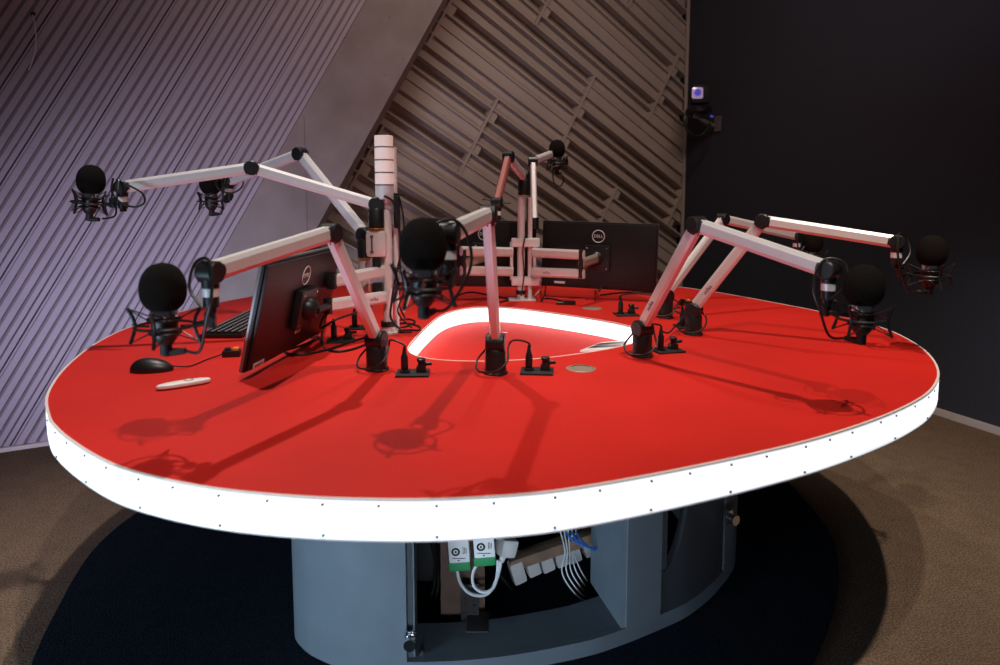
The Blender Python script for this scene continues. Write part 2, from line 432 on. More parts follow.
# pedestal
bp = [(-.474, 1.725), (-.535, 1.774), (-.575, 1.84), (-.605, 2.0), (-.63, 2.3), (-.55, 2.75), (-.3, 3.1), (.1, 3.25), (.5, 3.15), (.75, 2.85), (.83, 2.5), (.79, 2.231), (.679, 2.054), (.558, 1.926), (.462, 1.86), (.331, 1.785), (.211, 1.732), (0, 1.675), (-.2, 1.655), (-.36, 1.672)]
BASE = catmull([(x, y, 0) for x, y in bp], 10, True)
def brange(x0, x1):    # front run of the outline between two x values
    return sorted([p for p in BASE if p.y < 2.35 and x0 <= p.x <= x1], key=lambda p: p.x)
BI = inset(BASE, .022); bmap = {tuple(p): q for p, q in zip(BASE, BI)}
ped = put('pedestal', MB().ribbon(BASE, inset(BASE, .022), .05, .006), 'base', table)      # kick ring
K = len(BASE)
def solid_idx(p): return not (p.y < 2.4 and (-.235 < p.x < .335 or .462 < p.x < .70))
t = MB()
i0 = next(i for i in range(K) if not solid_idx(BASE[i]) and solid_idx(BASE[(i + 1) % K]))
run = []
for j in range(1, K + 1):
    i = (i0 + j) % K
    if solid_idx(BASE[i]): run.append(i)
    elif run:
        if len(run) > 1: t.ribbon([BASE[q] for q in run], [BI[q] for q in run], .68, .05, closed=False)
        run = []
if len(run) > 1: t.ribbon([BASE[q] for q in run], [BI[q] for q in run], .68, .05, closed=False)
put('side_wall', t, 'base', ped)
L2_ = inset(BASE, .16)
t = MB(); t.ribbon(inset(BASE, .021), L2_, .05, .008); put('inner_ledge', t, 'base', ped)
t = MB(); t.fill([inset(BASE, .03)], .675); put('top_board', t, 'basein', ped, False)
# pillar between the two openings
t = MB(); a = V((.338, 1.795, 0)); b = V((.284, 2.02, 0)); dd = (b - a)
R = rot_cols(dd.normalized(), V((0, 0, 1)).cross(dd.normalized()), V((0, 0, 1)))
t.box((a + b) / 2 + V((0, 0, .365)), (dd.length, .018, .63), R); put('pillar_side', t, 'base', ped)
t = MB(); a2 = V((.352, 1.812, 0)); t.box(a2 + V((.004, .0, .365)), (.010, .02, .62)); put('pillar_groove', t, 'grille', ped)
t = MB(); a = V((.462, 1.875, 0)); b = V((.40, 2.10, 0)); dd = (b - a); R = rot_cols(dd.normalized(), V((0, 0, 1)).cross(dd.normalized()), V((0, 0, 1)))
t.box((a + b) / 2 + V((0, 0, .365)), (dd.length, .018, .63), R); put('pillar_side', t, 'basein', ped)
# left jamb strip of the open hatch and its latch
t = MB(); jx = V((-.228, 1.672, 0)); t.box(jx + V((0, .05, .365)), (.012, .1, .63)); put('jamb', t, 'base', ped)
t = MB(); t.box(jx + V((.010, .0, .365)), (.004, .008, .62)); put('jamb_rail', t, 'base', ped)
def latch(c, par, s=1, d=V((0, -1, 0))):
    t = MB(); R = rot_cols(d.cross(V((0, 0, 1))), -d, V((0, 0, 1)))
    t.box(c, (.022 * s, .006, .034 * s), R, .001); t.rod(c + d * .003, c + d * .022, .011 * s, .009 * s); t.rod(c + d * .022, c + d * .028, .013 * s, n=16)
    put('latch', t, 'chrome', par)
latch(gy(411, 639, 1.64), ped, 1.2)
latch(gy(729, 517, 2.03), ped, 1.2, V((.5, -.86, 0)))
t = MB(); t.rod(gz(422, 653, .051), gz(422, 653, .058), .006, .004); put('bolt', t, 'chrome', ped)
# second hatch panel: curved cut-out
t = MB()
front = sorted([p for p in BASE if p.y < 2.4 and .40 <= p.x <= .80], key=lambda p: p.x)
def on_front(x):
    for p, q in zip(front, front[1:]):
        if p.x <= x <= q.x: return p.lerp(q, (x - p.x) / max(1e-6, q.x - p.x))
    return front[-1]
def lowz(x):
    u_ = (x - .462) / .105
    return .17 + .51 * (1 - math.sqrt(max(0, 1 - u_ * u_))) if u_ < 1 else .68
xs = [.462 + .105 * math.sin(i * PI / 40) for i in range(21)] + [.60, .63, .66, .69, .705]
for xa, xb in zip(xs, xs[1:]):
    p, q = on_front(xa), on_front(xb); za, zb = min(lowz(xa), .68), min(lowz(xb), .68); off = V((-.012, .022, 0))
    va = [t.b.verts.new((p.x - .003, p.y + .006, .05)), t.b.verts.new((q.x - .003, q.y + .006, .05)), t.b.verts.new((q.x - .003, q.y + .006, zb)), t.b.verts.new((p.x - .003, p.y + .006, za))]
    vb = [t.b.verts.new(v.co + off) for v in va]
    t.b.faces.new(va); t.b.faces.new(vb[::-1]); t.b.faces.new((va[3], va[2], vb[2], vb[3]))
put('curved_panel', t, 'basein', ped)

# ------------------------------------------------------------------ things under the table
def depthbox(mb, px, py, Y, w, h, d, rz=0, rx=0, bev=.002):
    c = gy(px, py, Y); mb.box(c, (w, d, h), Matrix.Rotation(rz, 3, 'Z') @ Matrix.Rotation(rx, 3, 'Y'), bev); return c
wp = solo('wooden_upright', MB().box(V((gy(463, 600, 1.88).x, 1.88, .28)), (.125, .02, .54), None, .002), 'board', 'brown wooden board standing upright inside the open pedestal behind the green adapters', 'board')
mt = MB(); mt.box(gy(470, 605, 1.83) + V((0, 0, .0)), (.05, .004, .12), None, .001)
for i in range(2):
    for j in range(5): mt.rod(gy(470, 605, 1.83) + V((-.012 + i * .024, -.002, -.045 + j * .022)), gy(470, 605, 1.83) + V((-.012 + i * .024, -.005, -.045 + j * .022)), .004, n=8)
mt.box(gy(478, 622, 1.80), (.06, .09, .004), None, .001)
solo('metal_bracket', mt, 'brackm', 'dark perforated metal angle bracket at the foot of the brown board', 'bracket')
bt = MB(); bt.box(gy(556, 547, 2.1), (.31, .05, .034), Matrix.Rotation(math.radians(14), 3, 'Z') @ Matrix.Rotation(math.radians(-12), 3, 'Y'), .002)
solo('wooden_batten', bt, 'wood', 'pale wooden batten running across under the table above the white power bricks', 'batten')
for i, (px, lab) in enumerate(((459, 'white power adapter with green base beside the hatch jamb, left one of two'), (484, 'white power adapter with green base next to the white plug, right one of two'))):
    c = gy(px, 550 - i * 5, 1.80); a = thing('power_adapter', c, lab, 'adapter', 'green and white adapters')
    Rr = Matrix.Rotation(math.radians(-4), 3, 'Y')
    put('adapter_body', MB().box(c + V((0, 0, .012)), (.056, .035, .08), Rr, .003), 'white', a)
    put('green_base', MB().box(c + V((.002, 0, -.038)), (.058, .038, .024), Rr, .003), 'green', a)
    g = MB(); g.tube([c + V((-.008 + .009 * math.cos(q * PI / 8), -.0185, .004 + .009 * math.sin(q * PI / 8))) for q in range(16)], .0026, closed=True, n=6)
    g.rod(c + V((-.008, -.017, .004)), c + V((-.008, -.0195, .004)), .003, n=8)
    for q in range(3): g.box(c + V((.012 + q * .004, -.018, .008)), (.0015, .001, .02 - q * .003))
    g.box(c + V((0, -.018, -.014)), (.036, .001, .0018)); g.box(c + V((0, -.018, -.020)), (.005, .001, .003))
    put('printing', g, 'blackm', a, False)
c = gy(506, 546, 1.84); a = thing('mains_plug', c, 'chunky off white mains plug right of the adapters under the table', 'plug')
put('plug_body', MB().box(c, (.05, .05, .05), Matrix.Rotation(.5, 3, 'Z') @ Matrix.Rotation(.3, 3, 'Y'), .010), 'white', a)
put('plug_neck', MB().rod(c + V((-.005, 0, -.02)), c + V((-.012, 0, -.045)), .011, .007), 'white', a)
for i, (px, py) in enumerate(((517, 571), (532, 565), (546, 561), (560, 556), (573, 552), (588, 546))):
    Y = 2.06 + i * .035; c = gy(px, py, Y); ln = .058 if i == 0 else .05
    wx = MB(); wx.box(c, (.044, .04, ln * 1.25), Matrix.Rotation(.3, 3, 'Z') @ Matrix.Rotation(math.radians(-16), 3, 'Y'), .010)
    places = ['leftmost', 'second from left', 'third from left', 'fourth from left', 'fifth from left', 'rightmost']
    solo('power_brick', wx, 'white', f'small white power brick under the wooden batten, {places[i]} of the row', 'power brick', 'power bricks hanging in a row')
def cab(name, pts, r, m, label, cat='cable', group=None, n=8): return solo(name, MB().tube(catmull(pts, 10), r, n), m, label, cat, group)
cab('power_cable', [gy(456, 562, 1.8), gy(460, 582, 1.8), gy(471, 594, 1.8), gy(487, 594, 1.81), gy(496, 580, 1.82), gy(498, 560, 1.83)], .0042, 'wcable', 'white cable looping below the left green and white adapter')
cab('power_cable', [gy(481, 558, 1.79), gy(473, 573, 1.79), gy(474, 586, 1.79), gy(483, 592, 1.79), gy(493, 588, 1.8), gy(499, 572, 1.82), gy(501, 561, 1.83)], .0042, 'wcable', 'white cable looping below the right green and white adapter')
cab('power_cable', [gy(484, 600, 2.1), gy(492, 607, 2.1), gy(503, 608, 2.1), gy(511, 601, 2.1), gy(510, 596, 2.1)], .004, 'wcable', 'white cable end curling over the dark carpet inside the pedestal')
for i in range(5):
    x = i * 4
    cab('data_cable', [gy(560 + x, 530, 2.0 + i * .03), gy(565 + x * .6, 552, 2.0 + i * .03), gy(562 + x * 1.1, 572 - i, 1.98 + i * .03), gy(572 + x, 590 - i * 2, 1.98 + i * .03), gy(586 + x * .6, 601 - i * 3, 2.0 + i * .03), gy(606, 600 - i * 6, 2.1 + i * .02)], .0022, 'wcable',
        'thin white data cable hanging beside the pillar inside the hatch', group='white data cables by the pillar')
for i in range(3):
    cab('data_cable', [gy(566 + i * 5, 532, 1.95 + i * .03), gy(574 + i * 5, 541 + i, 1.95 + i * .03), gy(588 + i * 4, 547 + i * 2, 1.95 + i * .03), gy(606, 550 + i * 4, 2.0 + i * .03)], .0034, 'bcable',
        'blue data cable crossing above the white bricks near the pillar', group='blue data cables by the pillar')
for i in range(4):
    cab('dark_cable', [gy(430 + i * 4, 540, 2.0), gy(436 + i * 3, 570, 2.02), gy(430 + i * 5, 600, 2.0), gy(420 + i * 3, 612 - i * 3, 1.98)], .004, 'cable',
        'black cable hanging just inside the hatch by the grey jamb', group='black cables inside the hatch jamb')
c0 = gy(505, 598, 2.05)
cab('dark_cable', [gy(496, 570, 2.05), gy(510, 588, 2.05), gy(520, 600, 2.05), gy(512, 608, 2.05), gy(500, 600, 2.05), gy(515, 590, 2.06), gy(545, 600, 2.2), gy(575, 606, 2.3)], .0045, 'cable', 'black cable coiled on the pedestal floor below the white bricks')
cab('data_cable', [gy(672, 535, 2.2), gy(668, 550, 2.2), gy(676, 556, 2.2), gy(690, 548, 2.2), gy(695, 530, 2.2), gy(697, 512, 2.2)], .0025, 'wcable', 'thin pale cable looping behind the curved cut out right of the pillar')
cab('dark_cable', [gy(668, 522, 2.18), gy(678, 530, 2.18), gy(688, 524, 2.18), gy(690, 515, 2.18)], .006, 'cable', 'thick dark cable behind the curved cut out right of the pillar')
rk = MB(); rk.box(gy(425, 580, 2.2), (.12, .2, .4), None, .004)
solo('equipment_case', rk, 'blackm', 'black equipment case in the dark corner behind the hatch jamb', 'equipment')

# ------------------------------------------------------------------ microphone arms
ARMPROF = [(-.008, -.0185), (.008, -.0185), (.0135, -.010), (.0135, .010), (.008, .0185), (-.008, .0185), (-.0135, .010), (-.0135, -.010)]
def hor_perp(d):
    d = V((d.x, d.y, 0))
    if d.length < 1e-4: return V((1, 0, 0))
    d.normalize(); return V((-d.y, d.x, 0))
def disc(mb, c, ax, r, w):
    mb.lathe(c, [(r * .86, -w / 2), (r, -w / 2 + .003), (r, w / 2 - .003), (r * .86, w / 2)], 28, axis=ax); return mb
def mic_arm(label, foot, E, T, group, table_base=True, lowm='alu', upm='alu', hold=None, cable_tip=True, text_lower=False, sc=1.0):
    foot, E, T = V(foot), V(E), V(T)
    a = thing('microphone_boom', foot, label, 'microphone arm', group)
    piv = foot + V((0, 0, .088 if table_base else .0))
    prof = [(x * sc, y * sc) for x, y in ARMPROF]
    dl = E - piv; du = T - E; ax = hor_perp(dl); axu = hor_perp(du)
    if table_base:
        put('base', MB().lathe(foot, [(.033, 0), (.033, .004), (.0285, .006), (.0285, .060), (.026, .066), (.020, .07)], 32), 'black', a)
        m = MB(); disc(m, piv - V((0, 0, .006)), ax, .0265, .05); m.box(piv - V((0, 0, .02)), (.034, .034, .03), None, .004); put('pivot_joint', m, 'black', a)
    else:
        put('base', MB().lathe(piv - V((0, 0, .078)), [(.024, 0), (.0265, .002), (.0265, .060), (.022, .068)], 28), 'black', a)
        put('gold_ring', MB().lathe(piv - V((0, 0, .081)), [(.0275, 0), (.0275, .003)], 28), 'gold', a)
        m = MB(); disc(m, piv, ax, .0255, .046); put('pivot_joint', m, 'black', a)
    u = dl.normalized(); m = MB(); m.poly_bar(piv + u * .018, E - u * .012, prof); lo = put('lower_arm', m, lowm, a)
    if text_lower:
        s_, up_ = frame_of(dl)
        for sg in (1, -1):
            nn = s_ * sg
            if nn.dot(CAM - piv) > 0:
                xd = u if (u.x if abs(u.x) > .2 else u.z) > 0 else -u
                R = rot_cols(xd, nn.cross(xd), nn)
                put('lettering', text_mesh('m!ka', .018, 'dprint', R, piv + u * .085 + nn * .0139), None, lo)
    m = MB(); disc(m, E, ax, .0235 * sc, .042); m.rod(E, E - u * .022, .019 * sc); m.rod(E, E + du.normalized() * .022, .019 * sc)
    put('elbow_joint', m, 'black', a)
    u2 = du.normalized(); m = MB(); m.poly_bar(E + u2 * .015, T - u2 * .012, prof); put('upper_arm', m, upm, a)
    m = MB(); disc(m, T, axu, .0215 * sc, .040); m.rod(T - V((0, 0, .012)), T - V((0, 0, .030)), .0165); m.rod(T - u2 * .024, T, .0175)
    m.rod(T - V((0, 0, .046)), T - V((0, 0, .066)), .0145); put('tip_joint', m, 'black', a)
    put('silver_collar', MB().rod(T - V((0, 0, .030)), T - V((0, 0, .046)), .0155, n=20), 'aluw', a)
    return a, piv, T
# microphones: origin at the centre of the foam ball
def make_mic():
    r = thing('microphone', (0, 0, 0), 'x', 'microphone')
    foam = []
    for i in range(25):
        t_ = -1 + 2 * i / 24
        foam.append(((.0412 - .0012 * t_) * max(0, 1 - abs(t_) ** (2.35 if t_ < 0 else 2.1)) ** (1 / 2.1), .048 * t_))
    foam[0] = (.023, foam[1][1]); foam[-1] = (0, .048)
    put('windscreen', MB().lathe((0, 0, 0), foam, 32), 'foam', r)
    put('silver_band', MB().lathe((0, 0, 0), [(.0235, -.054), (.0245, -.053), (.0245, -.042), (.0235, -.040)], 32), 'chrome', r)
    bd = put('mic_body', MB().lathe((0, 0, 0), [(.010, -.106), (.0135, -.105), (.020, -.096), (.0225, -.088), (.0235, -.080), (.024, -.054)], 32), 'black', r)
    m = MB(); m.box((0, 0, 0), (.008, .0015, .008), Matrix.Rotation(PI / 4, 3, 'Y')); me = m.mesh('emblem', 'redp', False); me.transform(Matrix.Translation((.0, -.0243, -.066))); put('emblem', me, None, bd)
    m = MB(); m.lathe((0, 0, 0), [(.009, -.128), (.0105, -.126), (.0105, -.102), (.009, -.100)], 20); m.rod((0, 0, -.122), (.035, 0, -.120), .0085, .006); put('cable_plug', m, 'blackm', r)
    m = MB()
    for z, rr in ((-.058, .029), (-.084, .028)):
        m.tube([(rr * math.cos(q * PI / 12), rr * math.sin(q * PI / 12), z) for q in range(24)], .0022, 6, True)
    m.tube([(.052 * math.cos(q * PI / 12), .052 * math.sin(q * PI / 12), -.071) for q in range(24)], .0028, 6, True)
    for q in range(4):
        an = q * PI / 2 + PI / 4 * 0; c_, s_ = math.cos(an), math.sin(an); P = lambda r_, z_, da=0: (r_ * math.cos(an + da), r_ * math.sin(an + da), z_)
        m.tube([P(.066, -.036), P(.056, -.054), P(.052, -.071), P(.057, -.088), P(.063, -.104)], .0034, 6)
        m.rod(P(.052, -.071), P(.028, -.072), .0024, n=6)
        for da in (-.55, .55):
            m.rod(P(.066, -.037), P(.029, -.058, da), .0013, n=5); m.rod(P(.063, -.103), P(.028, -.084, da), .0013, n=5)
    m.rod((.052, 0, -.071), (.075, 0, -.066), .006, n=10); m.box((.082, 0, -.062), (.02, .016, .03), None, .003)
    put('shock_mount', m, 'black', r)
    return r
proto = make_mic(); firstmic = [True]
def place_mic(c, T, label, tilt=(0, 0)):
    c, T = V(c), V(T)
    if firstmic[0]: r = proto; firstmic[0] = False
    else:
        r = proto.copy(); COL.objects.link(r)
        for ch in list(proto.children):
            k_ = ch.copy(); COL.objects.link(k_); k_.parent = r
            for g in list(ch.children):
                h = g.copy(); COL.objects.link(h); h.parent = k_
    r.location = c; az = math.atan2(T.y - c.y, T.x - c.x); r.rotation_euler = (tilt[0], tilt[1], az)
    r['label'] = label; r['group'] = 'foam covered microphones'
    face = math.atan2(c.y, c.x) + PI / 2 + (PI if 'slim left pole' in label else 0)   # the badge side of each microphone
    for ch in r.children:
        for g in ch.children: g.rotation_euler = (0, 0, face - az)
    return r
def link_mic(arm, T, c, loop=1, sgn=1):
    """bracket from the arm tip to the shock mount and the looping microphone cable"""
    d = V((c.x - T.x, c.y - T.y, 0)); L = d.length; d.normalize(); side = V((-d.y, d.x, 0)) * sgn
    m = MB(); b0 = T - V((0, 0, .066)); b1 = V((c.x, c.y, 0)) - d * .082 + V((0, 0, c.z - .062))
    m.rod(b0, b1, .006, n=10); m.rod(b0 + V((0, 0, .01)), b0 - V((0, 0, .010)), .010, n=12); m.rod(b1 - side * .012, b1 + side * .012, .009, n=12)
    put('mount_bracket', m, 'black', arm)
    st = c - d * .034 + V((0, 0, -.120))
    pts = [st, st - d * .03 + side * .012 + V((0, 0, .002)), T - V((0, 0, .085)) + side * .035 - d * .0, T + V((0, 0, -.045)) + side * .042 - d * .012, T + V((0, 0, .0)) + side * .032 - d * .012, T + V((0, 0, .026)) + side * .012, T + V((0, 0, .015)) - side * .012 + d * .03, T - V((0, 0, .03)) + d * .038, T - V((0, 0, .065)) + d * .012 + side * .016]
    put('cable', MB().tube(catmull(pts, 10), .0030, 8), 'cable', arm)
def foot_cable(arm, foot, plug, sgn=1):
    """the cable from the desk plug that wraps once round the arm base"""
    f = V(foot); p = V(plug); top = p + V((0, 0, .062))
    def rr(a_, r_, z_): return f + V((math.cos(a_) * r_, math.sin(a_) * r_, z_))
    pts = [top - V((0, 0, .01)), top + V((0, 0, .016)), f.lerp(p, .55) + V((0, .0, .088)), rr(0, .034, .070), rr(-.9, .050, .042), rr(-1.57, .053, .018), rr(-2.5, .055, .014), rr(-3.4, .052, .030), rr(-3.9, .036, .060), rr(-4.2, .03, .078)]
    put('cable', MB().tube(catmull(pts, 8), .0028, 8), 'cable', arm)
def desk_socket(p, label, rz=0, big=1, plug=True):
    p = V(p); o = thing('desk_socket', p, label, 'socket', 'desk sockets'); R = Matrix.Rotation(rz, 3, 'Z')
    put('plate', MB().box(p + V((0, 0, .003)), (.088, .074, .005), R, .0015), 'blackm', o)
    m = MB()
    q = p + R @ V((.022, .004, 0))
    m.box(q + V((0, 0, .013)), (.026, .022, .016), R, .003); m.lathe(q + V((0, 0, .02)), [(.009, 0), (.009, .012), (.012, .014), (.012, .020), (.009, .022)], 16)
    m.rod(q + R @ V((.008, 0, .026)), q + R @ V((.028, -.002, .028)), .005, n=10); put('headphone_knob', m, 'black', o)
    q = p + R @ V((-.022, 0, 0))
    put('socket_ring', MB().lathe(q + V((0, 0, .005)), [(.014, 0), (.014, .006), (.011, .007)], 20), 'black', o)
    if plug: put('plug', MB().lathe(q + V((0, 0, .012)), [(.0085, 0), (.0098, .004), (.0098, .034), (.0065, .042), (.004, .058), (.0032, .062)], 16), 'black', o)
    return q
G = 'two-segment aluminium microphone arms'
# foot, elbow, tip, foam centre
feet = dict(A=gz(377, 369.5), D=gz(495.5, 373), G=gz(642, 356), H=gz(693, 334), I=gz(665, 317.5))
tab = {
 'A': (gy(331, 233, 1.66), gy(210, 272, 1.30), gy(163, 288, 1.29), 'silver microphone arm standing between the left monitor and the left front mic', 'large black foam microphone at the front left beside the mouse'),
 'D': (gy(488, 215, 1.68), gy(448, 234, 1.28), gy(423, 245, 1.20), 'silver microphone arm standing upright in front of the glowing well', 'large black foam microphone hanging in front of the slim left pole'),
 'G': (gy(697, 225, 1.84), gy(829, 270, 1.56), gy(864, 286, 1.50), 'silver microphone arm at the right tip of the well reaching to the front right', 'large black foam microphone nearest the front right edge'),
 'H': (gy(763, 221, 2.23), gy(897, 242, 2.05), gy(932, 251, 2.04), 'silver microphone arm reaching furthest right, second foot behind the well tip', 'black foam microphone furthest right against the dark wall'),
 'I': (gy(723, 219, 2.86), gy(797, 236, 2.98), gy(813, 242, 2.98), 'silver microphone arm at the far right, mostly behind the two nearer arms', 'small far black foam microphone behind the long right arm'),
}
mics = {}
for k_, (E, T, c, la, lm) in tab.items():
    arm, piv, T = mic_arm(la, feet[k_], E, T, G, text_lower=k_ in 'GH')
    mics[k_] = place_mic(c, T, lm); link_mic(arm, T, V(c), sgn=(-1 if k_ in 'GHI' else 1)); tab[k_] = (arm,)
plugs = {'A': (gz(413, 374), 'black desk socket plate right of the foot of the left front arm', 0.05), 'D': (gz(537, 372), 'black desk socket plate beside the foot of the middle arm in front of the well', -.1),
         'G': (gz(667, 351), 'black desk socket plate beside the arm foot at the right tip of the well', .25), 'I': (gz(626, 315), 'black desk socket plate between the right rear monitor and the arms', .1),
         'H': (gz(688, 327), 'black desk socket plate half hidden behind the second right arm foot', .1)}
for k_, (p, lab, rz) in plugs.items():
    q = desk_socket(p, lab, rz)
    foot_cable(tab[k_][0], feet[k_], q)
desk_socket(gz(341, 341), 'black desk socket plate among the cables under the left monitor arm', .2)
desk_socket(gz(361, 328), 'black desk socket plate furthest behind the left monitor arm', .1)

# ------------------------------------------------------------------ left pole with two arms and the signal light
PL = gz(388.5, 333); YL = PL.y
pole = thing('equipment_pole', PL, 'slim silver pole left of the glowing well carrying the signal light', 'pole', 'slim silver poles')
ztop = gy(388, 190, YL).z
put('base_plate', MB().lathe(PL, [(.034, 0), (.034, .006), (.024, .010), (.022, .03)], 28), 'alu', pole)
put('tube', MB().rod(PL, V((PL.x, PL.y, ztop)), .0165, n=20), 'aluw', pole)
xr = gy(393, 200, YL).x
put('tube', MB().rod(V((xr + .006, YL + .012, .76)), V((xr + .006, YL + .012, gy(393, 147, YL).z)), .0075, n=12), 'aluw', pole)
put('collar', MB().rod(V((PL.x, YL, gy(0, 326, YL).z)), V((PL.x, YL, gy(0, 321, YL).z)), .026, n=20), 'black', pole)
m = MB(); xl = gy(374, 243, YL).x
m.box(V((xl + .012, YL - .015, gy(0, 243, YL).z)), (.072, .05, .095), None, .02); put('clamp', m, 'alu', pole)
m = MB()
for yy in (236, 251): m.rod(V((xl + .0, YL - .039, gy(0, yy, YL).z)), V((xl + .0, YL - .043, gy(0, yy, YL).z)), .006, n=12)
m.box(V((xl, YL - .0405, gy(0, 243.5, YL).z)), (.006, .003, .05)); put('clamp_screw', m, 'dprint', pole)
m = MB()
m.box(gy(377, 262, YL - .02), (.028, .03, .035), None, .005); put('cable_clip', m, 'black', pole)
m = MB(); m.box(gy(378, 290, YL - .02), (.036, .034, .05), None, .006); put('mount_block', m, 'black', pole)
m = MB(); m.box(gy(397, 212, YL), (.02, .03, .11), None, .006); m.rod(gy(393, 194, YL), gy(404, 194.5, YL), .004); put('side_clamp', m, 'black', pole)
sl = thing('signal_light', gy(384.5, 197, YL), 'tall pinkish white cylindrical signal light on top of the left pole', 'signal light')
ys = [136, 147.5, 160.3, 172.8, 185, 200]
cx = gy(384.5, 160, YL)
for i in range(5):
    z1, z0 = gy(0, ys[i], YL).z, gy(0, ys[i + 1], YL).z
    put('segment' if i < 4 else 'lamp_base', MB().lathe(V((cx.x, YL - .012, z0)), [(.029, .0025), (.0305, .004), (.0305, z1 - z0 - .001), (.029, z1 - z0)], 28), 'lampw' if i < 4 else 'alu', sl)
    if i: put('dark_ring', MB().lathe(V((cx.x, YL - .012, z1 - .002)), [(.0308, 0), (.0308, .0036)], 28), 'bezel', sl)
# arms on the left pole
TB, TC = gy(122, 187, 2.18), gy(229, 181, 2.72)
arB, _, _ = mic_arm('long white microphone arm from the left pole reaching furthest left', gy(376, 204.5, YL - .02), gy(252, 168, 2.27), TB, G, table_base=False)
arC, _, _ = mic_arm('white microphone arm from the left pole with the raised elbow, behind the long left arm', gy(365, 234.5, YL + .02), gy(300, 154, 2.50), TC, G, table_base=False)
cB, cC = gy(91, 180, 2.20), gy(210.5, 183, 2.76)
place_mic(cB, TB, 'black foam microphone furthest left in front of the ribbed wall', (.0, .12)); link_mic(arB, TB, cB, sgn=1)
place_mic(cC, TC, 'small black foam microphone half hidden behind the long left arm', (0, 0)); link_mic(arC, TC, cC, sgn=1)
for ar_, T_, pp in ((arB, TB, ((113, 178), (112, 192), (120, 202), (134, 207), (144, 203), (143, 194), (132, 187), (124, 184))), (arC, TC, ((222, 176), (216, 182), (220, 190), (232, 193), (241, 188), (243, 181), (236, 177), (230, 177)))):
    put('cable', MB().tube(catmull([gy(x_, y_, T_.y - .03) for x_, y_ in pp], 8), .0032, 8), 'cable', ar_)
m = MB(); p = gy(364, 259, YL + .02); m.rod(p, V((p.x, p.y, gy(0, 292, YL).z)), .020, n=20); put('silver_post', m, 'alu', arC)
cab('pole_cable', [gy(384, 196, YL - .05), gy(393, 202, YL - .04), gy(398, 222, YL - .03), gy(401, 250, YL - .03), gy(396, 275, YL - .03), gy(392, 300, YL - .04), gy(391, 318, YL - .04), gy(402, 331, YL - .08)], .004, 'cable', 'black cable running down the left pole from its upper arm')
cab('pole_cable', [gy(399, 196, YL - .02), gy(404, 225, YL - .03), gy(400, 262, YL - .03), gy(404, 290, YL - .02), gy(398, 312, YL - .03), gy(412, 328, YL - .06)], .003, 'cable', 'thin black cable bowing out right of the left pole')

# ------------------------------------------------------------------ monitors
def monitor(label, c, u, up, w, h, group):
    c, u, up = V(c), V(u).normalized(), V(up); n = u.cross(up).normalized()
    if n.dot(CAM - c) < 0: n = -n                      # n = back side, towards the photographer
    up = n.cross(u).normalized()
    if up.z < 0: up = -up
    R = rot_cols(u, n, up)
    base = c - up * h / 2
    o = thing('monitor', base, label, 'monitor', group)
    put('casing', MB().box(c + n * .003, (w, .009, h), R, .003), 'shell', o)
    put('back_cover', MB().box(c + n * .011, (w * .98, .012, h * .96), R, .005), 'shell', o)
    m = MB()
    for sx in (-1, 1): m.box(c - n * .004 + u * sx * (w / 2 - .003), (.008, .009, h), R, .002)
    for sz in (-1, 1): m.box(c - n * .004 + up * sz * (h / 2 - .003), (w, .009, .008), R, .002)
    put('bezel', m, 'bezel', o)
    put('screen', MB().box(c - n * .005, (w - .02, .004, h - .02), R), 'screen', o)
    face = c + n * .0172; ctr = c + up * (-.01)
    vs = put('mounting_plate', MB().box(ctr + n * .030, (.115, .022, .115), R, .004), 'black', o)
    m = MB()
    for sx in (-1, 1):
        for sz in (-1, 1): p = ctr + n * .041 + u * sx * .045 + up * sz * .045; m.rod(p, p + n * .002, .004, n=8)
    put('plate_screw', m, 'chrome', vs)
    lc = face + up * (h / 2 - .062)
    lg = put('logo_ring', MB().tube([lc + u * .027 * math.cos(q * PI / 16) + up * .027 * math.sin(q * PI / 16) for q in range(32)], .0018, 6, True), 'print', o)
    xd = u if u.x > 0 or (abs(u.x) < .3 and u.dot(n.cross(V((0, 0, 1)))) < 0) else -u
    xd = (up.cross(n)).normalized()
    put('logo_lettering', text_mesh('DELL', .019, 'print', rot_cols(xd, up, n), lc + n * .0008, .0006), None, lg)
    st = c + n * .016 - up * (h / 2 - .010)
    return o, ctr, n, u, up, R
mu, mup = V((.1228, .9924, .002)), V((.2287, -.0286, .9731))
mo, mc, mn, mu_, mup_, mR = monitor('black monitor seen from behind at the front left, tilted above the mouse', (-.596, 2.016, .914), mu, mup, .535, .292, 'black monitors seen from behind')
# stickers on the left monitor
p = V((-.596, 2.016, .914)) - mu_ * .215 - mup_ * .131 + mn * .0178
s1 = put('sticker', MB().box(p, (.06, .001, .014), mR), 'white', mo); put('sticker_text', MB().box(p + mn * .001, (.048, .0006, .003), mR), 'dprint', s1)
p = mc - mup_ * .066 - mu_ * .02 + mn * .0310
s1 = put('sticker', MB().box(p, (.034, .001, .013), mR), 'white', mo); m = MB()
for i in range(4): m.box(p + mu_ * (-.011 + i * .007) + mn * .001, (.003, .0006, .007), mR)
put('sticker_text', m, 'dprint', s1)
rl_, rr_ = gy(542.5, 253, 3.20), gy(657.5, 258.5, 3.03)
cR = (rl_ + rr_) / 2
moR, mcR, mnR, muR, mupR, mRR = monitor('black monitor seen from behind at the rear right of the twin pole', cR, (rr_ - rl_), (0, .03, 1), (rr_ - rl_).length, .298, 'black monitors seen from behind')
ll_, lr_ = gy(427, 252, 3.05), gy(535, 254.5, 3.2)
cL = (ll_ + lr_) / 2
moL, mcL, mnL, muL, mupL, mRL = monitor('black monitor seen from behind at the rear, left of the twin pole', cL, (lr_ - ll_), (0, .03, 1), (lr_ - ll_).length, .298, 'black monitors seen from behind')
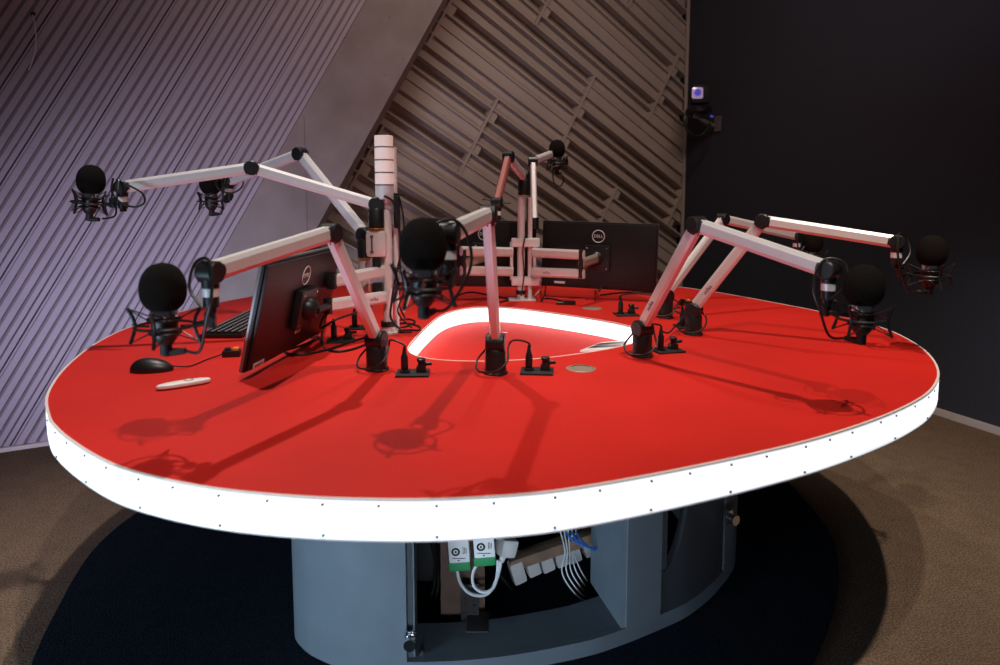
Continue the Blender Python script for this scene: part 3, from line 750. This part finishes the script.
for (o_, c_, n_, u_, up_, R_) in ((moR, cR, mnR, muR, mupR, mRR), (moL, cL, mnL, muL, mupL, mRL)):
    p = c_ + n_ * .0178 - up_ * .128 - u_ * .17
    put('sticker', MB().box(p, (.05, .001, .010), R_), 'white', o_)

BARP = [(-.007, -.020), (.007, -.020), (.012, -.012), (.012, .012), (.007, .020), (-.007, .020), (-.012, .012), (-.012, -.012)]
def bar(a, b, m='alu', par=None, name='bar'):
    return put(name, MB().poly_bar(a, b, BARP), m, par)
# left monitor arm
ma = thing('monitor_mount', V((PL.x, YL, .95)), 'silver double bar monitor arm holding the front left monitor', 'monitor arm', 'double bar monitor arms')
e1 = gy(328, 306, 2.13); e0 = gy(385, 297, YL - .03)
b1 = bar(e0, e1, 'alu', ma); u0, u1 = gy(385, 271, YL - .0), gy(332, 281, 2.2)
bar(u0, u1, 'alu', ma)
dd = (e1 - e0).normalized(); nn = V((dd.y, -dd.x, 0)).normalized(); nn = nn if nn.dot(CAM - e0) > 0 else -nn
put('lettering', text_mesh('m!ka', .018, 'dprint', rot_cols(-dd, nn.cross(-dd), nn), e0.lerp(e1, .25) + nn * .0124), None, b1)
m = MB(); m.rod(e1 - V((0, 0, .024)), e1 + V((0, 0, .024)), .014, n=16); put('end_joint', m, 'black', ma)
m = MB(); m.box(u1, (.03, .04, .05), None, .005); put('end_joint', m, 'black', ma)
vc = mc + mn * .041
m = MB(); m.lathe(vc, [(.034, 0), (.034, .008), (.026, .022), (.018, .03)], 24, axis=mn); m.rod(vc + mn * .025, e1, .012, n=12)
put('swivel', m, 'black', ma)
# rear twin pole
PR = gz(522, 300); YR = PR.y
rp = thing('equipment_pole', PR, 'short silver twin tube pole at the rear behind the well, between two monitors', 'pole', 'slim silver poles')
zt = gy(0, 197, YR).z
put('base_plate', MB().box(PR + V((.0, 0, .003)), (.12, .08, .006), None, .002), 'aluw', rp)
x1 = gy(521, 250, YR).x; x2 = gy(530, 250, YR).x
put('tube', MB().rod(V((x1, YR, .756)), V((x1, YR, zt)), .0165, n=20), 'aluw', rp)
put('tube', MB().rod(V((x2, YR, .756)), V((x2, YR, zt)), .010, n=16), 'aluw', rp)
m = MB(); bz = gy(0, 261, YR).z
for yy in (242.5, 281): m.box(V(((x1 + x2) / 2, YR, gy(0, yy, YR).z)), (.125, .05, .038), None, .006)
for xx in (511.5, 534.5): m.box(gy(xx, 261, YR), (.014, .03, .17), None, .003)
put('bracket', m, 'aluw', rp)
put('collar', MB().rod(V((x1, YR, gy(0, 294, YR).z)), V((x1, YR, gy(0, 290, YR).z)), .022, n=16), 'black', rp)
cab('pole_cable', [gy(527, 198, YR - .02), gy(527, 225, YR - .03), gy(523, 250, YR - .03), gy(524, 275, YR - .03), gy(521, 296, YR - .03)], .003, 'cable', 'black cable running down between the twin tubes of the rear pole')
for (lab, xa, xb, vcen, nn_, Yb, swx) in (('silver double bar monitor arm reaching right from the rear pole', 533, 584, mcR, mnR, 2.93, 1), ('silver double bar monitor arm reaching left from the rear pole', 512, 461, mcL, mnL, 2.93, -1)):
    o = thing('monitor_mount', gy(522, 262, YR), lab, 'monitor arm', 'double bar monitor arms')
    dy = 1.5 if xa > 520 else 0
    bs = []
    for ya, yb in ((252, 255), (271.5, 274)):
        bs.append(bar(gy(xa, ya + dy * .3, YR - .03), gy(xb, (yb if xa > 520 else ya - 1), Yb), 'alu', o))
    if xa > 520:
        p0, p1 = gy(533, 271.9, YR - .03), gy(584, 274, Yb); dd = (p1 - p0).normalized(); nq = V((dd.y, -dd.x, 0)).normalized()
        put('lettering', text_mesh('m!ka', .018, 'dprint', rot_cols(dd, nq.cross(dd), nq), p0.lerp(p1, .3) + nq * .0124), None, bs[1])
    je = gy(xb - 3 * swx, 264, Yb); v0 = vcen + nn_ * .041
    m = MB(); m.rod(je - V((0, 0, .06)), je + V((0, 0, .06)), .010, n=14); put('end_joint', m, 'black', o); m = MB(); m.lathe(v0, [(.030, 0), (.030, .008), (.02, .02)], 20, axis=nn_); put('swivel', m, 'black', o)
    bar(je, v0 + nn_ * .02, 'brass', o, 'link')
# arms on the rear pole
TE, TF = gy(497, 203, 2.66), gy(556, 152.5, 3.62)
arE, _, _ = mic_arm('short microphone arm on the rear pole folded forward, its red lit half pointing down', gy(524, 177, YR), gy(508.5, 157, 2.83), TE, G, table_base=False, upm='redrefl')
put('cross_bracket', MB().tube(catmull([gy(482, 199, 2.66), gy(490, 200, 2.66), gy(495, 206, 2.66), gy(503, 203, 2.66), gy(511, 203, 2.66)]), .004), 'black', arE)
a = thing('microphone_boom', gy(537, 250, YR + .03), 'microphone arm behind the rear pole reaching up to the highest mic', 'microphone arm', G)
EF = gy(533, 161.5, 3.30); pv = gy(534.5, 222, YR + .07)
d_ = (EF - pv).normalized(); dq = (TF - EF).normalized()
put('lower_arm', MB().poly_bar(pv, EF, ARMPROF), 'alu', a); put('upper_arm', MB().poly_bar(EF, TF, ARMPROF), 'alu', a)
m = MB(); disc(m, EF, V((1, 0, 0)), .024, .044); put('elbow_joint', m, 'black', a)
m = MB(); disc(m, TF, hor_perp(dq), .02, .04); m.rod(TF, TF - V((0, 0, .07)), .013); put('tip_joint', m, 'black', a)
put('silver_collar', MB().rod(TF - V((0, 0, .036)), TF - V((0, 0, .047)), .0145, n=20), 'aluw', a)
put('base', MB().rod(pv - V((0, 0, .03)), pv + V((0, 0, .02)), .02, n=16), 'black', a)
cF = gy(557, 149, 3.56)
place_mic(cF, TF + V((.05, .0, 0)), 'small black foam microphone held highest in front of the slatted wall')
put('cable', MB().tube(catmull([cF + V((.02, 0, -.12)), cF + V((.035, 0, -.15)), cF + V((.02, 0, -.185)), cF + V((-.012, 0, -.17)), cF + V((-.02, 0, -.12)), TF - V((0.01, .0, .06))]), .0032), 'cable', a)

# ------------------------------------------------------------------ small things on the table
kx0, kx1, ky0, ky1 = -.99, -.85, 2.27, 2.70
kb = thing('keyboard', ((kx0 + kx1) / 2, (ky0 + ky1) / 2, TZ), 'black keyboard on the red table behind the front left mic', 'keyboard')
put('keyboard_body', MB().box(((kx0 + kx1) / 2, (ky0 + ky1) / 2, TZ + .008), (kx1 - kx0, ky1 - ky0, .014), None, .004), 'black', kb)
m = MB()
for i in range(6):
    for j in range(20):
        m.box((kx0 + .014 + i * .0225, ky0 + .016 + j * .0208, TZ + .0185), (.017, .0165, .008), None, .0015)
put('keys', m, 'bezel' if False else 'black', kb)
m = MB()
for i in range(6):
    for j in range(20): m.box((kx0 + .014 + i * .0225, ky0 + .016 + j * .0208, TZ + .0228), (.006, .004, .0006))
put('key_legends', m, 'print', kb, False)
def mouse(c, rz, label):
    c = V(c); o = thing('computer_mouse', c, label, 'mouse')
    b = bmesh.new(); bmesh.ops.create_uvsphere(b, u_segments=28, v_segments=16, radius=1)
    for v in b.verts:
        x, y, z = v.co; zz = max(z, -.15) * .032 * (1 - .22 * x) if z > 0 else max(z, -.15) * .02
        v.co = V((x * .056, y * .031 * (1 - .1 * x), zz + .003))
    R = Matrix.Rotation(rz, 3, 'Z')
    for v in b.verts: v.co = c + R @ v.co + V((0, 0, .001))
    m = MB(); m.b.free(); m.b = b; put('mouse_body', m, 'black', o)
    m = MB(); m.rod(c + R @ V((.028, -.004, .026)), c + R @ V((.028, .004, .026)), .006, n=14); put('scroll_wheel', m, 'dprint', o)
    m = MB(); m.box(c + R @ V((0.0, 0, .0335)), (.012, .007, .0008), R); put('emblem', m, 'bezel', o)
    return o, c + R @ V((.054, 0, .012))
mo_, tip = mouse(gz(152, 371), .12, 'glossy black computer mouse left of the white remote on the red table')
bx = gz(232, 356)
put('cord', MB().tube(catmull([tip, gz(190, 366, .753), gz(208, 359, .753), bx + V((-.02, 0, .008))], 8), .0018, 6), 'cable', mo_)
def small_box(c, label, rz=0.0):
    c = V(c); o = thing('junction_box', c, label, 'box', 'small black boxes with orange inserts'); R = Matrix.Rotation(rz, 3, 'Z')
    put('box_body', MB().box(c + V((0, 0, .009)), (.05, .035, .018), R, .002), 'black', o)
    m = MB(); m.box(c + R @ V((.012, 0, .021)), (.016, .022, .008), R, .001); put('orange_insert', m, 'orange', o)
    m = MB(); m.box(c + R @ V((-.012, 0, .021)), (.014, .02, .01), R, .002); put('connector', m, 'blackm', o)
small_box(bx, 'small black box with an orange insert at the end of the mouse cord', .2)
small_box(gz(685, 305), 'small black box with an orange insert beyond the right arm feet', 0)
c = gz(184, 386.5); rm = thing('remote_control', c, 'slim white remote control with a round ring button lying on the red table', 'remote')
R = Matrix.Rotation(math.atan2((gz(210, 382) - gz(159, 390)).y, (gz(210, 382) - gz(159, 390)).x), 3, 'Z')
b = bmesh.new(); bmesh.ops.create_uvsphere(b, u_segments=32, v_segments=14, radius=1)
for v in b.verts:
    x, y, z = v.co; v.co = c + R @ V((math.copysign(abs(x) ** .8, x) * .064, math.copysign(abs(y) ** .7, y) * .016, 0)) + V((0, 0, .008 + math.copysign(abs(z) ** .5, z) * .007))
m = MB(); m.b.free(); m.b = b; put('remote_body', m, 'white', rm)
p = c + R @ V((.012, 0, .0152)); put('ring_button', MB().tube([p + V((.010 * math.cos(q * PI / 10), .010 * math.sin(q * PI / 10), 0)) for q in range(20)], .0013, 6, True), 'brass', rm)
for (px, py, rr, lab) in ((581, 369, .041, 'champagne coloured round cable cover set in the red top before the well'), (592, 308.5, .04, 'champagne coloured round cable cover in front of the rear right monitor')):
    c = gz(px, py); o = thing('cable_cover', c, lab, 'cable cover', 'round cable covers')
    put('outer_ring', MB().lathe(c, [(rr, 0), (rr, .002), (rr - .004, .0035), (rr - .006, .0035), (rr - .006, .001)], 36), 'brass', o)
    put('lid', MB().lathe(c, [(rr - .0085, .0), (rr - .0085, .003), (0, .003)], 36), 'brass', o)
    put('slot', MB().tube([c + V((math.cos(q * PI / 24) * (rr - .0135), math.sin(q * PI / 24) * (rr - .0135), .0033)) for q in range(4, 21)], .0012, 5), 'grille', o)
m = MB(); m.box(gz(569, 304.5) + V((0, 0, .008)), (.055, .03, .016), None, .005); m.rod(gz(561, 305) + V((-.02, 0, .008)), gz(561, 305) + V((.01, 0, .008)), .006)
solo('wireless_receiver', m, 'black', 'small black puck lying on the red top right of the rear pole', 'adapter')
m = MB(); m.lathe(gz(505, 333.5, .688), [(.010, 0), (.010, .003), (.006, .004)], 20)
solo('well_button', m, 'chrome', 'tiny silver button on the red floor of the glowing well', 'button')
# loose cables
cz = lambda px, py, h=.004: gz(px, py, TZ) + V((0, 0, h))
cab('loose_cable', [gz(322, 318) + V((0, 0, .06)), cz(318, 333), cz(308, 344), cz(285, 352), cz(300, 356), cz(330, 350), cz(360, 340), cz(384, 335)], .0035, 'cable', 'black cable curving on the red top below the left monitor')
cab('loose_cable', [gz(326, 322) + V((0, 0, .09)), cz(322, 343), cz(332, 352), cz(350, 351), cz(372, 343), cz(386, 336)], .004, 'cable', 'thick black cable from the left monitor mount toward the left pole')
cab('loose_cable', [gy(330, 312, 2.15), gy(323, 318, 2.15), gy(321, 328, 2.15), gy(335, 320, 2.15), gy(352, 314, 2.2), gy(372, 306, 2.25)], .0035, 'cable', 'pale lit cable hanging in a loop under the left monitor arm')
cab('loose_cable', [cz(391, 327), cz(404, 324), cz(418, 327), cz(419, 331), cz(405, 331), cz(396, 333), cz(412, 333)], .0035, 'cable', 'black cable coiled on the red top right of the left pole')
cab('loose_cable', [cz(393, 322), cz(408, 320), cz(415, 323), cz(404, 328), cz(392, 328)], .003, 'cable', 'thin black cable crossing the coil by the left pole')
cab('loose_cable', [gy(404, 312, 2.5), gy(409, 298, 2.5), gy(413, 288, 2.5)], .005, 'wcable', 'pale straight cable rising right of the left pole')
cab('loose_cable', [gy(405, 318, 2.5), gy(398, 300, 2.5), gy(404, 285, 2.6), gy(418, 281, 2.6)], .003, 'cable', 'dark thin cable rising right of the left pole')
cab('loose_cable', [gy(546, 284, 3.08), cz(545, 293), cz(542, 302), cz(543, 299), cz(555, 300), cz(565, 303)], .0035, 'cable', 'black cable dropping behind the rear right monitor bars to the table')
cab('loose_cable', [gy(541, 280, 3.06), cz(540, 290), cz(534, 297), cz(524, 301)], .003, 'wcable', 'pale cable curving beside the foot of the rear pole')
cab('loose_cable', [gy(594, 282, 3.0), cz(595, 290, .03), gy(599, 291, 3.05), gy(602, 286, 3.05)], .003, 'cable', 'short black cable loop hanging below the rear right monitor')
cab('loose_cable', [cz(455, 297), cz(470, 293), cz(490, 296), cz(508, 300), cz(500, 303)], .004, 'cable', 'black cable lying left of the foot of the rear pole')
cab('loose_cable', [cz(600, 296), cz(620, 293.5), cz(640, 293), cz(655, 294)], .0035, 'cable', 'long thin black cable lying on the red top under the rear right monitor')
cab('loose_cable', [gz(693, 331) + V((-.02, -.03, .05)), cz(688, 328, .05), cz(676, 334, .03), cz(668, 342, .03), cz(660, 346, .05)], .0028, 'cable', 'black cable strung between the two nearest right arm feet')
cab('loose_cable', [cz(683, 309), cz(674, 316, .03), cz(680, 321, .03), cz(692, 318, .05), cz(694, 322, .06)], .0028, 'cable', 'black cable from the orange insert box to the second right arm')

# ------------------------------------------------------------------ wall camera
r_ = _ray(717, 124); tt = (cn - CAM).dot(n3) / r_.dot(n3); wp_ = CAM + r_ * tt
YC = wp_.y
wc = thing('dome_camera', gy(699, 104, YC - .05), 'black robotic wall camera with a violet lens beside the wall corner', 'camera')
q = lambda px, py, dY=0: gy(px, py, YC - .05 + dY)
S = YC / 700
m = MB(); m.lathe(q(699, 109.5), [(.085, -.03), (.10, -.02), (.10, .0), (.085, .02)], 28); put('turntable', m, 'black', wc)
m = MB(); m.box(q(699, 95), (.15, .15, .15), None, .04); put('camera_head', m, 'blackm', wc)
m = MB(); m.box(q(697.5, 93, -.078), (.085, .02, .085), None, .012); put('lens_surround', m, 'lensr', wc)
m = MB(); m.lathe(q(697.5, 92.5, -.09), [(.026, 0), (.026, .008), (.0, .012)], 24, axis=(0, -1, 0)); put('lens', m, 'lens', wc)
m = MB(); m.rod(q(711, 116), q(712.5, 116.5, -.02), .008); put('indicator', m, 'lens', wc)
wk = thing('wall_bracket', wp_, 'pale metal bracket holding the robotic camera on the dark wall', 'bracket')
m = MB(); m.box(wp_ + n3 * .008 + V((0, 0, -.0)) + d3 * .02, (.075, .016, .12), R3, .004); put('wall_plate', m, 'bezel', wk)
m = MB(); m.box(q(697, 115), (.05, .05, .05), None, .006); m.tube([q(697, 116), q(704, 121), wp_ + V((-.02, 0, -.02))], .018, 8); put('bracket_arm', m, 'bezel', wk)
cab('camera_cable', [q(689, 108), q(685.5, 115, -.05), q(685, 125, -.06), q(691, 134, -.06), q(699, 136, -.05), q(706, 131, -.03), q(710, 124)], .013, 'cable', 'thick black cable looping below the robotic wall camera')

# ------------------------------------------------------------------ lights
def spot(loc, tgt, e, col, size=100, blend=.6, rad=.05):
    l = bpy.data.lights.new('spot_lamp', 'SPOT'); l.energy = e; l.color = col; l.spot_size = math.radians(size); l.spot_blend = blend; l.shadow_soft_size = rad
    o = bpy.data.objects.new('spot_lamp', l); COL.objects.link(o); o.location = loc
    o.rotation_euler = (V(tgt) - V(loc)).to_track_quat('-Z', 'Y').to_euler(); return o
def area(loc, tgt, e, col, sx, sy, spread=180):
    l = bpy.data.lights.new('fill_light', 'AREA'); l.shape = 'RECTANGLE'; l.spread = math.radians(spread); l.size = sx; l.size_y = sy; l.energy = e; l.color = col
    o = bpy.data.objects.new('fill_light', l); COL.objects.link(o); o.location = loc
    o.rotation_euler = (V(tgt) - V(loc)).to_track_quat('-Z', 'Y').to_euler(); return o
spot((.25, .35, 3.5), (-.25, 1.5, .75), 185, (1, .90, .80), 60, 1, .03)
spot((-.75, 2.35, 3.5), (-.95, 1.75, .75), 195, (1, .93, .88), 62, 1, .03)
spot((1.15, 1.08, 3.5), (1.1, 2.1, .75), 215, (1, .87, .76), 66, 1, .03)
spot((.25, .35, 3.5), (2.2, 2.9, 0), 200, (1, .86, .72), 36, 1, .03)
spot((.2, 3.1, 3.5), (.2, 2.95, .75), 110, (1, .9, .82), 66, 1, .03)
area((-2.2, .4, .35), (-1.6, 3.7, .55), 7, (.74, .70, 1), 1.0, .3, 50)       # added cool fill grazing the ribbed wall
area((.9, 2.4, 3.8), (.4, 5.3, 1.0), 15, (1, .80, .68), 2.2, .5, 100)       # added warm fill to brighten the slatted wall
area((.05, -.35, .4), (.05, 1.9, .12), 2.0, (.7, .82, 1), .6, .3, 60)    # faint unseen fill added to brighten the open pedestal's interior
area((-1.75, .15, .26), (-.2, 1.8, .25), 18, (.55, .78, 1), .9, .3, 120)   # cool low fill added to brighten the pedestal
w = bpy.data.worlds.new('world'); SC.world = w; w.use_nodes = True
w.node_tree.nodes['Background'].inputs[0].default_value = (.5, .45, .55, 1); w.node_tree.nodes['Background'].inputs[1].default_value = .04
SC.view_settings.view_transform = 'Standard'; SC.view_settings.look = 'None'; SC.view_settings.exposure = 0; SC.view_settings.gamma = 1
